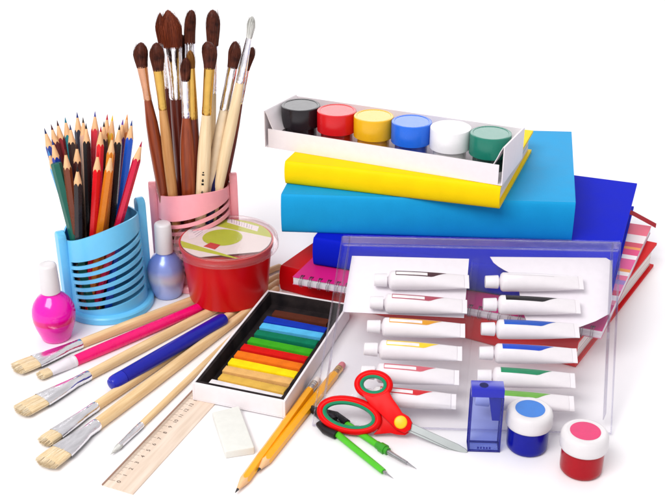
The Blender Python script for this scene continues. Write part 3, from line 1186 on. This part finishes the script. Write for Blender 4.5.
# inner black tray: sloping walls and a floor
secs = []
for (ins, zz) in ((o0, PH - .05), (o1, PH - .02), (o1 + .15, .55), (o1 + .3, .5)):
    secs.append([(ins, ins, zz), (PW - ins, ins, zz), (PW - ins, PL_ - ins, zz), (ins, PL_ - ins, zz)])
mb.loft(secs, cap0=False)
mb.build('black_tray', BLACK_CARD, pbx)
past = [('white', (75, 350), (340, 413), (226, 220, 222)), ('ochre', (113, 330), (372, 388), (212, 168, 76)), ('tan', (128, 303), (380, 355), (222, 172, 104)),
        ('yellow', (150, 272), (400, 328), (240, 208, 16)), ('orange', (172, 245), (428, 300), (228, 112, 24)), ('red', (195, 220), (447, 272), (206, 22, 18)),
        ('light green', (220, 196), (470, 245), (60, 164, 30)), ('dark green', (243, 170), (492, 215), (12, 116, 84)), ('sky blue', (262, 146), (502, 187), (84, 180, 226)),
        ('ultramarine', (280, 118), (505, 162), (20, 52, 168)), ('dark brown', (308, 97), (512, 132), (84, 40, 26))]
CR = Matrix.Rotation(-crot, 3, 'Z')
rng = random.Random(8)
for nm, l, r, c in past:
    zt = 1.62
    A = CR @ (g(190 + l[0] / 3.706, 285 + (l[1] + 3) / 3.706, zt) - Vector((cFL.x, cFL.y, 0)))
    B = CR @ (g(190 + r[0] / 3.706, 285 + (r[1] + 3) / 3.706, zt) - Vector((cFL.x, cFL.y, 0)))
    x0 = max(.75, A.x)
    x1 = min(PW - .72, B.x)
    ym = (A.y + B.y) / 2
    tilt_ = math.atan2(B.y - A.y, B.x - A.x) * .6
    loc = Matrix.Rotation(crot, 3, 'Z') @ Vector((x0, ym, BZ + .51)) + Vector((cFL.x, cFL.y, 0))
    s = thing('pastel_stick', f'{nm} pastel stick lying in the black tray', 'pastel', loc, crot + tilt_ + rng.uniform(-.01, .01), 'pastel sticks in the black tray')
    mb = MB()
    Ls = x1 - x0
    mb.box(0, Ls, -.47, .47, 0, .95, .07, 2)
    mb.map(lambda v: (v.x + rng.uniform(-.03, .03), v.y + rng.uniform(-.025, .025), v.z + (rng.uniform(-.03, 0.01) if v.z > .5 else 0)))
    mb.build('stick', mat('pastel_' + nm.replace(' ', '_'), c, .85, .1, var=.09, scale=120, bump=.5, bscale=500), s)

# ------------------------------------------------------------------ ruler
r0, r1 = g(103, 483, .1), g(133, 494, .1)
ax = g(212, 407, .1) - r1
rr = math.atan2(ax.y, ax.x)
# perpendicular width of the ruler
un = Vector((math.cos(rr), math.sin(rr), 0))
vn = Vector((-un.y, un.x, 0))
rw = 2.75
un_len = (g(197.8, 403.6, .15) - g(121.4, 486.8, .15)).length / 14
rl = thing('ruler', 'flat wooden ruler running under the pastel box', 'ruler', (r1.x, r1.y, 0), rr)
mb = MB()
mb.loft([[(x, 0, 0), (x, rw, 0), (x, rw, .07), (x, rw - .55, .15), (x, .05, .15), (x, 0, .12)] for x in (0, 16.2)])
mb.build('blade', mat('ruler_wood', (208, 186, 166), .5, .2, scale=30, stretch=(.6, 8, 8), col2=(226, 208, 192), bump=.05), rl)
mb = MB()
zz = .1515
for k in range(0, 151):
    x = .75 + k * .1 * un_len
    ln = .62 if k % 10 == 0 else (.5 if k % 5 == 0 else .34)
    y1 = rw - .02
    # marks follow the bevel
    wd = .011 if k % 10 else .016
    mid = rw - .55
    bev = lambda y: .152 - (.08 * (y - mid) / .55 if y > mid else 0)
    mb.quad([(x - wd, y1, bev(y1) + .002), (x + wd, y1, bev(y1) + .002), (x + wd, max(mid, y1 - ln), bev(max(mid, y1 - ln)) + .002), (x - wd, max(mid, y1 - ln), bev(max(mid, y1 - ln)) + .002)])
    if y1 - ln < mid:
        mb.quad([(x - wd, mid, .154), (x + wd, mid, .154), (x + wd, y1 - ln, .154), (x - wd, y1 - ln, .154)])
mb.build('tick_marks', mat('ruler_ink', (92, 66, 52), .7, .1), rl)
mb = MB()
for k in range(0, 16):
    text_mesh(mb, str(k), .5, (.77 + k * un_len, rw - .98, .156), 0, .004)
mb.build('numbers', mat('ruler_number_ink', (66, 46, 40), .7, .1), rl)
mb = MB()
mb.box(0.02, 16.18, rw + .002, rw + .14, .0, .12)  # brown edge strip; the shadow of the ruler's thickness is put into its colour
mb.build('edge_shade', mat('ruler_edge_shade', (150, 118, 102), .5, .3), rl)

# ------------------------------------------------------------------ eraser
pts = [g(212, 412, .75), g(239, 405.5, .75), g(254.5, 447, .75), g(225, 451.5, .75)]
c = sum(pts, Vector()) / 4
er = thing('eraser', 'greyish white slab eraser in front of the pastel box', 'eraser', (c.x, c.y, 0))
mb = MB()
mb.prism([(p.x - c.x, p.y - c.y) for p in pts][::-1], 0.0, .75, .13, 3)
mb.build('slab', mat('eraser_rubber', (216, 216, 210), .6, .2, sss=.2, var=.03, bump=.2, bscale=120), er)

# ------------------------------------------------------------------ yellow pencils
YP = mat('yellow_pencil_paint', (238, 164, 8), .3, .35, var=.04, coat=.2)
pencil('yellow_pencil', 'yellow pencil with its graphite tip nearest the camera', 'pencil', g(318, 379, .36), g(235, 493, .36), YP, LEAD, 'yellow graphite pencils',
       r=.36, cone=1.7, roll=.3, eraser=(mat('pale_ferrule', (214, 206, 196), .3, .5, metal=.8), mat('white_rubber', (224, 214, 210), .7, .15)))
pencil('yellow_pencil', 'yellow pencil with a pink eraser, passing under the clear case', 'pencil', g(343, 364, .36), g(257, 472, .36), YP, LEAD, 'yellow graphite pencils',
       r=.36, cone=1.6, roll=.1, eraser=(mat('amber_ferrule', (226, 180, 110), .3, .5, metal=.8), mat('pink_rubber', (214, 120, 128), .7, .15)))

# ------------------------------------------------------------------ clear case with tubes
O = g(312, 426, .12)
TLc = g(342, 243, 9.0)
TRc = g(619, 249, 9.0)
Vv = TLc - O
VL = Vv.length
Vv.normalize()
Uv = Vector((TRc.x - TLc.x, TRc.y - TLc.y, 0))
UL = Uv.length
Uv.normalize()
Nv = Uv.cross(Vv).normalized()
cs = thing('clear_case', 'transparent plastic case of paint tubes leaning on the books', 'case', O)
BD = 2.0


def cm(v):
    return Uv * (v.x * (1 - .035 * (1 - v.y / VL))) + Vv * v.y + Nv * v.z


CLR = clear('case_plastic', (254, 254, 254), gloss=.006, rough=.06, milk=.006, milkcol=(236, 228, 244), edge=.3)
RIM = clear('case_rim_plastic', (243, 242, 249), gloss=.06, rough=.04, milk=.03, milkcol=(236, 228, 246), edge=.45)
mb = MB()
mb.quad([(.1, .1, .02), (UL - .1, .1, .02), (UL - .1, VL - .1, .02), (.1, VL - .1, .02)])
mb.map(cm)
mb.build('back_panel', clear('case_back_plastic', (254, 253, 254), gloss=.005, rough=.1, milk=.03, milkcol=(244, 242, 244), edge=.2), cs)


def sheet(name, m, prof, u0, u1, n=1):
    """a thin sheet whose cross-section (v, w) runs up the case"""
    mb = MB()
    mb.loft([[(u0 + (u1 - u0) * k / n, p[0], p[1]) for p in prof] for k in range(n + 1)], closed=False)
    mb.map(cm)
    return mb.build(name, m, cs, angle=60)


# thin cover, sloping down to the lower lip
sheet('cover', CLR, [(.12, .16), (.9, .22), (1.25, .5), (1.6, 1.5), (1.8, 1.78), (2.2, 1.86), (VL - 1.6, 1.86), (VL - 1.25, 1.6), (VL - 1.1, 1.2), (VL - .1, 1.15)], .5, UL - .5)
mb = MB()
for k in range(2):
    pass
for nm, q in (('left', (0, .09, 0, VL)), ('right', (UL - .09, UL, 0, VL)), ('bottom', (.09, UL - .09, 0, .09)), ('top', (.09, UL - .09, VL - .09, VL))):
    mb = MB()
    hh = .24 if nm == 'bottom' else 1.12
    mb.box(*q, .0, hh, .03, 1)
    if nm in ('left', 'right'):
        mb.map(lambda v: (v.x, v.y, v.z * min(1, .22 + .78 * max(0, v.y) / 6)))
    mb.map(cm)
    mb.build('side_wall', RIM, cs)
# moulded channel rims inside the side walls
for q in ((.72, .80, 1.3, VL - .1), (UL - .80, UL - .72, 1.3, VL - .1)):
    mb = MB()
    mb.box(*q, .06, 1.3, .03, 1)
    mb.map(cm)
    mb.build('channel_rim', RIM, cs)
FOLD = clear('case_fold_plastic', (250, 249, 253), gloss=.035, rough=.04, milk=.02, milkcol=(236, 228, 246), edge=.5, wave=1.0)
mb = MB()
rg = random.Random(21)
rows = []
nu = 60
for q_ in range(7):
    f = q_ / 6
    rows.append([(.15 + (UL - .3) * k / nu, VL - 1.15 + 1.15 * f, 1.3 + (.10 * math.sin(k * .31 + 2.2 * math.sin(k * .17) + q_ * .5) + rg.uniform(-.045, .045)) * math.sin(f * math.pi)) for k in range(nu + 1)])
mb.loft(rows, closed=False)
mb.map(cm)
mb.build('crumpled_flap', FOLD, cs, angle=180)
mb = MB()
mb.sweep([cm(Vector((x, VL - 1.15, 1.25))) for x in (.3, UL - .3)], .09, 10)
mb.sweep([cm(Vector((x, VL - .12, 1.15))) for x in (.1, UL - .1)], .07, 10)
mb.build('hinge', RIM, cs)


def case_uv(px, py, w):
    """coordinates on the plane w cm above the back panel, seen at this place of the photograph"""
    o = O + Nv * w
    d = ray(px, py)
    c0 = Vector((0, 0, CAMH))
    t = (o - c0).dot(Nv) / d.dot(Nv)
    p = c0 + d * t - o
    # solve p = u U + v V
    uu, uv_, vv = 1.0, Uv.dot(Vv), 1.0
    pu, pv = p.dot(Uv), p.dot(Vv)
    det = uu * vv - uv_ * uv_
    return (pu * vv - pv * uv_) / det, (pv * uu - pu * uv_) / det


ridge_u = (case_uv(475, 285, .5)[0] + case_uv(466, 390, .5)[0]) / 2
mb = MB()
secs = []
for k in range(9):
    a = math.pi * k / 8
    secs.append([(ridge_u + .42 * math.cos(a), y, .06 + .9 * math.sin(a)) for y in (1.8, VL - 2)])
mb.loft(secs, closed=False)
mb.map(cm)
mb.build('middle_ridge', CLR, cs)

TUBEM = mat('tube_foil', (232, 226, 230), .32, .4, var=.02, bump=.2, bscale=60)
TCAP = mat('tube_cap', (234, 229, 233), .35, .3, var=.02, sss=.1)
SHADE = mat('label_ink', (120, 96, 104), .6, .2)
c1 = [((374, 280), (469, 282), 'black brown', (70, 34, 44)), ((370, 302.5), (467, 307), 'crimson', (170, 70, 90)), ((367, 326.5), (465, 331), 'ochre orange', (220, 150, 30)),
      ((364, 349), (462, 354), 'yellow', (240, 206, 40)), ((361, 372), (459, 378), 'rose', (206, 96, 110)), ((357, 395), (456, 402), 'red', (206, 30, 40))]
c2 = [((485, 282), (583, 283), 'white', (236, 232, 234)), ((483, 304.5), (580, 307), 'black', (24, 20, 24)), ((481, 329), (579, 331), 'cobalt blue', (30, 80, 180)),
      ((479, 353), (577, 356), 'ultramarine', (24, 70, 190)), ((477, 376), (575, 381), 'emerald green', (30, 130, 90)), ((475, 399), (574, 404), 'light green', (110, 170, 70))]
pos = ['top', 'second', 'third', 'fourth', 'fifth', 'bottom']


def paint_tube(label, a, b, col, nm):
    (u0, v0), (u1, v1) = case_uv(*a, .95), case_uv(*b, .95)
    A = O + Uv * u0 + Vv * v0 + Nv * .98
    B = O + Uv * u1 + Vv * v1 + Nv * .98
    X = (B - A).normalized()
    Z = (Nv - X * Nv.dot(X)).normalized()
    Y = Z.cross(X)
    R = Matrix((X, Y, Z)).transposed()
    L = (B - A).length
    t = thing('paint_tube', label, 'paint tube', A - Z * .9, R, 'paint tubes in the clear case')
    H = .9

    def xf(v):       # builder axis z -> tube axis x
        return (v.z, v.x, v.y + H)
    mb = MB()
    mb.lathe([(.5, 0), (.56, .05), (.62, 1.12), (.58, 1.2)], 28)
    for k in range(28):
        if k % 2:
            continue
        a_ = 2 * math.pi * (k + .5) / 28
        c_, s_ = math.cos(a_), math.sin(a_)
    mb.map(xf)
    mb.build('cap', TCAP, t)
    mb = MB()

    def sec(x):
        f = (x - 1.65) / (L - 1.65)
        aa = .86 - .15 * f ** 1.5
        bb = .86 * (1 - max(0, f) ** 2.2) + .05
        return aa, bb, 2 + .8 * max(0, f) ** 2
    secs = [sq(.3, .3, 40, 1.15), sq(.34, .34, 40, 1.3), sq(.72, .72, 40, 1.42), sq(.84, .84, 40, 1.55)]
    for k in range(0, 15):
        x = 1.65 + (L - .45 - 1.65) * k / 14
        aa, bb, e = sec(x)
        secs.append(sq(aa, bb, 40, x, e))
    secs.append(sq(.72, .07, 40, L - .4, 3.5))
    secs.append(sq(.73, .07, 40, L, 3.5))
    mb.loft(secs)
    mb.map(xf)
    mb.build('tube', TUBEM, t, angle=30)

    def patch(x0, x1, phi0, phi1, off, point=False, n=20):
        m = MB()
        rows = []
        for k in range(n + 1):
            x = x0 + (x1 - x0) * k / n
            f = k / n
            p1 = phi1
            p0 = phi0
            if point and f > .72:
                p0 = phi0 + (phi1 - phi0) * ((f - .72) / .28) ** 1.2 * .97
            aa, bb, e = sec(x)
            row = []
            for j in range(7):
                ph = p0 + (p1 - p0) * j / 6
                c_, s_ = math.cos(ph), math.sin(ph)
                row.append(m.bm.verts.new(((aa + off) * math.copysign(abs(c_) ** (2 / e), c_), (bb + off) * math.copysign(abs(s_) ** (2 / e), s_), x)))
            rows.append(row)
        for r_, s_ in zip(rows, rows[1:]):
            for j in range(6):
                m.bm.faces.new((r_[j], r_[j + 1], s_[j + 1], s_[j]))
        m.map(xf)
        return m
    if nm != 'white':
        full = nm in ('black', 'cobalt blue', 'ultramarine', 'emerald green', 'light green')
        patch(1.95, L * .76, math.radians(92), math.radians(44), .012, True).build('colour_band', mat('band_' + nm.replace(' ', '_'), col, .4, .3), t)
        if not full:
            patch(2.0, L * .56, math.radians(86), math.radians(62), .024).build('name_strip', mat('strip_white', (232, 226, 228), .5, .2), t)
    else:
        patch(1.95, L * .7, math.radians(76), math.radians(72), .012).build('colour_band', mat('band_white', (214, 210, 214), .4, .3), t)
    return t


for colname, cc in (('left', c1), ('right', c2)):
    for k, (a, b, nm, c) in enumerate(cc):
        if nm == 'white':
            lab = 'plain white paint tube topmost in the right column of the clear case'
        else:
            lab = f'white paint tube with {nm} band, {pos[k]} in its column of the clear case'
        paint_tube(lab, a, b, c, nm)

# white cards in the case behind the tubes
def card(label, pts, seed):
    q = []
    for p in pts:
        u_, v_ = case_uv(*p, .08)
        q.append(Vector((u_, v_)))
    c = sum(q, Vector((0, 0))) / len(q)
    Y = Nv.cross(Uv)
    t = thing('white_card', label, 'card', O + Uv * c.x + Vv * c.y + Nv * .07, Matrix((Uv, Y, Nv)).transposed(), 'white cards in the clear case')
    mb = MB()
    poly = [((p.x - c.x) + (p.y - c.y) * Uv.dot(Vv), (p.y - c.y) * Y.dot(Vv)) for p in q]
    mb.prism(poly, 0, .04)
    mb.build('sheet', mat('case_card', (234, 228, 234), .7, .15, var=.02), t)


card('square cornered white card behind the upper left tubes of the clear case', [(342.5, 312), (464, 318), (469, 259), (352, 256)], 1)
cpts = [(490, 257)] + [(490 + 24 * f, 257 + 18 * f ** .6 * 1.0) for f in (.15, .35, .6, .85)] + [(516, 275), (519, 290), (521, 306), (526, 320), (536, 331), (560, 331), (580, 327), (596, 321), (609, 314), (612, 300), (612, 268), (611, 261), (606, 258)]
card('white card with a curved notch behind the upper right tubes of the clear case', cpts[::-1], 2)

# ------------------------------------------------------------------ scissors and compass
# the scissors lean on the lower edge of the case: three of their points give their plane
sp0 = g(401, 422.5, 1.45)
_a, _c = g(318, 413, 1.5), g(373, 372, 4.5)
Xs = (sp0 - _a).normalized()
Zs = (sp0 - _a).cross(_c - _a).normalized()
Ys = Zs.cross(Xs)
sc = thing('scissors', 'red handled scissors with green lined finger loops leaning on the clear case', 'scissors', sp0, Matrix((Xs, Ys, Zs)).transposed())
BLADE = mat('blade_steel', (138, 142, 142), .42, .4, metal=.75, var=.08, scale=80)
REDS = mat('scissor_red', (212, 8, 12), .35, .1, var=.03)
GREENS = mat('scissor_green', (16, 132, 92), .35, .3, var=.03)


def loc_s(px, py, z=0.0):
    d = ray(px, py)
    c0 = Vector((0, 0, CAMH))
    p = c0 + d * ((sp0 - c0).dot(Zs) / d.dot(Zs)) - sp0
    return Vector((p.dot(Xs), p.dot(Ys), z))


def ell(cx, cy, ra, rb, tilt, n=56):
    out = []
    for k in range(n):
        a = 2 * math.pi * k / n
        x, y = ra * math.cos(a), rb * math.sin(a)
        out.append((cx + x * math.cos(tilt) - y * math.sin(tilt), cy + x * math.sin(tilt) + y * math.cos(tilt)))
    return out


q = lambda x, y: (310 + x / 4.164, 365 + y / 4.164)
big = (349.3, 415.3, 29.2, 15.2, math.radians(12))
small = (373.6, 384.6, 16.0, 11.3, math.radians(4))
half1 = MB()
half2 = MB()
half1.sweep([loc_s(*p) for p in ell(*big)], .33, 12, closed=True, flat=1.15)
half2.sweep([loc_s(*p) for p in ell(*small)], .3, 12, closed=True, flat=1.15)
half2.prism([tuple(loc_s(*p)[:2]) for p in [q(214, 118), q(262, 131), q(305, 120), q(328, 108), q(345, 140), q(368, 172), q(385, 200), q(412, 215), q(425, 240), q(420, 268), q(396, 285), q(360, 270), q(325, 235), q(285, 195), q(250, 165)]],
            -.08, .34, .1)
half1.prism([tuple(loc_s(*p)[:2]) for p in [q(285, 205), q(310, 200), q(350, 210), q(385, 205), q(415, 218), q(428, 245), q(420, 275), q(395, 292), q(360, 290), q(335, 283), q(300, 286), q(262, 290), q(280, 268), q(292, 240)]],
            -.42, -.09, .09)
half1.build('handle', REDS, sc, label='red handle with the large oval loop')
half2.build('handle', REDS, sc, label='red handle with the small round loop')
for e, r_ in ((big, .2), (small, .18)):
    mb = MB()
    mb.sweep([loc_s(*p) for p in ell(e[0], e[1], e[2] - 4.0, e[3] - 2.9, e[4])], r_, 10, closed=True, flat=1.9)
    mb.build('loop_lining', GREENS, sc)
pv = loc_s(401, 422.5)
mb = MB()
mb.lathe([(.54, 0), (.54, .08), (.46, .17), (.27, .21), (.05, .22)], 40, c=(pv.x, pv.y, .32))
mb.build('pivot', mat('pivot_yellow', (238, 186, 20), .35, .3), sc)
mb = MB()
mb.prism([tuple(loc_s(*p)[:2]) for p in [(395, 424), (404, 420), (420, 427), (440, 436), (458, 444), (466, 449), (468, 452), (464, 453.5), (450, 449), (425, 437)]], -.06, .05, .03, 1)
mb.build('blade', BLADE, sc)
mb = MB()
mb.prism([tuple(loc_s(*p)[:2]) for p in [(395, 426), (402, 422), (420, 429), (440, 438), (456, 445.5), (464, 450.5), (465, 453), (461, 454), (450, 450.6), (425, 439.5)]], -.19, -.07, .03, 1)
mb.build('blade', BLADE, sc)

cz = .35
ch = g(330, 419, cz)
co = thing('compass', 'green legged drawing compass with a black head under the scissors', 'compass', (ch.x, ch.y, 0))
GREENC = mat('compass_green', (76, 182, 36), .3, .35, var=.03)


def loc_c(px, py, z=cz):
    p = g(px, py, z)
    return Vector((p.x - ch.x, p.y - ch.y, z))


mb = MB()
mb.sweep([loc_c(311, 407, .4), loc_c(314, 410, .4), loc_c(322, 415, .42), loc_c(330, 419, .45), loc_c(334, 422, .45)], lambda f: .2 + .28 * min(1, f * 2.2), 14)
mb.build('head', BLACKPL, co)
for pts in ([(328, 413), (336, 415.5), (347, 423.5)], [(320, 425), (325, 430), (336, 435)]):
    mb = MB()
    a_, b_, c_ = (loc_c(*p, .42) for p in pts)
    mb.sweep([loc_c(329, 419, .45), a_, b_, c_], .36, 12)
    mb.build('hinge_arm', BLACKPL, co)


def leg(p0, p1, r0, r1):
    mb = MB()
    a, b = loc_c(*p0), loc_c(*p1, .3)
    mb.sweep([a.lerp(b, f) for f in (0, .02, .1, .5, .9, .98, 1)], lambda f: r0 + (r1 - r0) * f, 16, flat=.8)
    return mb.build('leg', GREENC, co)


l1 = leg((331, 429), (383.5, 471.5), .34, .25)
mb = MB()
mb.sweep([loc_c(382.5, 470.7, .3), loc_c(386, 473.2, .29)], .13, 12)
mb.sweep([loc_c(385.5, 473, .29), loc_c(393.5, 478.5, .12)], lambda f: .07 * (1 - f) + .012, 8)
mb.build('needle', STEEL, l1)
l2 = leg((342, 421), (379, 446), .33, .3)
mb = MB()
mb.lathe([(.2, -.3), (.42, -.28), (.44, .28), (.2, .3)], 24)
a_, b_ = loc_c(377, 444.7, .3), loc_c(388, 451.5, .3)
FR_ = frame(b_ - a_)
mb.map(lambda v: a_.lerp(b_, .55) + FR_ @ v)
mb.sweep([a_, b_], .33, 14)
mb.build('holder', mat('compass_green_dark', (58, 150, 40), .3, .35), l2)
mb = MB()
mb.sweep([loc_c(387, 451, .3), loc_c(392, 454, .3), loc_c(393, 454.6, .3), loc_c(401, 459.5, .27), loc_c(407, 463, .25)], lambda f: .2 - .05 * f, 12)
mb.sweep([loc_c(406.5, 462.7, .25), loc_c(416.5, 468.8, .14)], lambda f: .1 * (1 - f) + .015, 10)
mb.build('lead_holder', STEEL, l2)

# ------------------------------------------------------------------ sharpener
c = g(483, 447, 0)
sh = thing('pencil_sharpener', 'tall translucent blue pencil sharpener standing in front of the clear case', 'sharpener', (c.x, c.y, 0), math.radians(-3))
W, Dp, Hs = 1.25, .62, 6.1
BT = clear('blue_clear_plastic', (212, 220, 252), gloss=.02, rough=.08, milk=.05, milkcol=(110, 130, 235), edge=.3)
BE = clear('blue_thick_plastic', (40, 56, 196), gloss=.05, rough=.12, milk=.35, milkcol=(16, 26, 170), edge=.35)
mb = MB()
mb.box(-W, W, -Dp, Dp, .02, Hs - .7, .08, 2)
mb.build('shaving_box', BT, sh)
mb = MB()
e = .07
for sx in (-1, 1):
    for sy in (-1, 1):
        mb.box(sx * W - e, sx * W + e, sy * Dp - e, sy * Dp + e, 0, Hs - .75, .02, 1)
for sy in (-1, 1):
    mb.box(-W + e, W - e, sy * Dp - e, sy * Dp + e, 0, .16, .02, 1)
for sx in (-1, 1):
    mb.box(sx * W - e, sx * W + e, -Dp + e, Dp - e, 0, .16, .02, 1)
mb.build('edge_frame', BE, sh)
mb = MB()
mb.box(-W - .06, W + .06, -Dp - .06, Dp + .06, Hs - .74, Hs, .06, 2)
mb.build('top_block', mat('sharpener_blue', (14, 24, 168), .25, .35, coat=.2), sh)
mb = MB()
secs = []
for yy in (-.45, .45):
    secs.append([(.1, yy, Hs - .75), (1.12, yy, Hs - .75), (1.12, yy, Hs - 3.1), (.5, yy, Hs - 3.1)])
mb.loft(secs)
mb.build('cutter', mat('sharpener_cutter_blue', (12, 20, 150), .3, .3), sh)
mb = MB()
mb.lathe([(.36, 0), (.36, .006)], 32, c=(-.3, 0, Hs + .002))
mb.build('pencil_hole', mat('hole_dark', (10, 14, 80), .6, .2), sh)
mb = MB()
for k in range(5):
    mb.box(-.55 + .24 * k, -.55 + .24 * k + .13, -Dp - .082, -Dp - .01, .32, .48)
mb.build('moulded_marks', BE, sh)


# ------------------------------------------------------------------ paint jars on the table
def jar(label, c, disc, paint, paintdk):
    t = thing('paint_jar', label, 'paint jar', (c.x, c.y, 0), 0, 'white capped paint jars in front')
    mb = MB()
    mb.lathe([(1.36, 0), (1.56, .06), (1.67, .22), (1.69, .5), (1.69, 2.15), (1.74, 2.2), (1.74, 2.3), (1.6, 2.4)], 64)
    mb.build('jar', paint, t)
    mb = MB()
    mb.lathe([(1.72, 2.31), (1.84, 2.33), (1.89, 2.42), (1.9, 2.7), (1.88, 3.3), (1.81, 3.55), (1.68, 3.7), (1.46, 3.76), (1.42, 3.74), (.4, 3.74)], 64)
    mb.build('cap', WHITE, t, angle=60)
    mb = MB()
    mb.lathe([(1.2, 3.741), (1.2, 3.755), (.3, 3.757)], 48)
    mb.build('colour_disc', disc, t)


jar('white capped jar of dark blue paint beside the blue sharpener', g(526.5, 446), mat('disc_blue', (40, 112, 196), .4, .3),
    mat('jar_blue', (8, 16, 140), .18, .22, var=.05), None)
jar('white capped jar of red paint nearest the camera', g(580.5, 469), mat('disc_pink', (206, 40, 100), .4, .3),
    mat('jar_red', (158, 4, 22), .18, .22, var=.05), None)
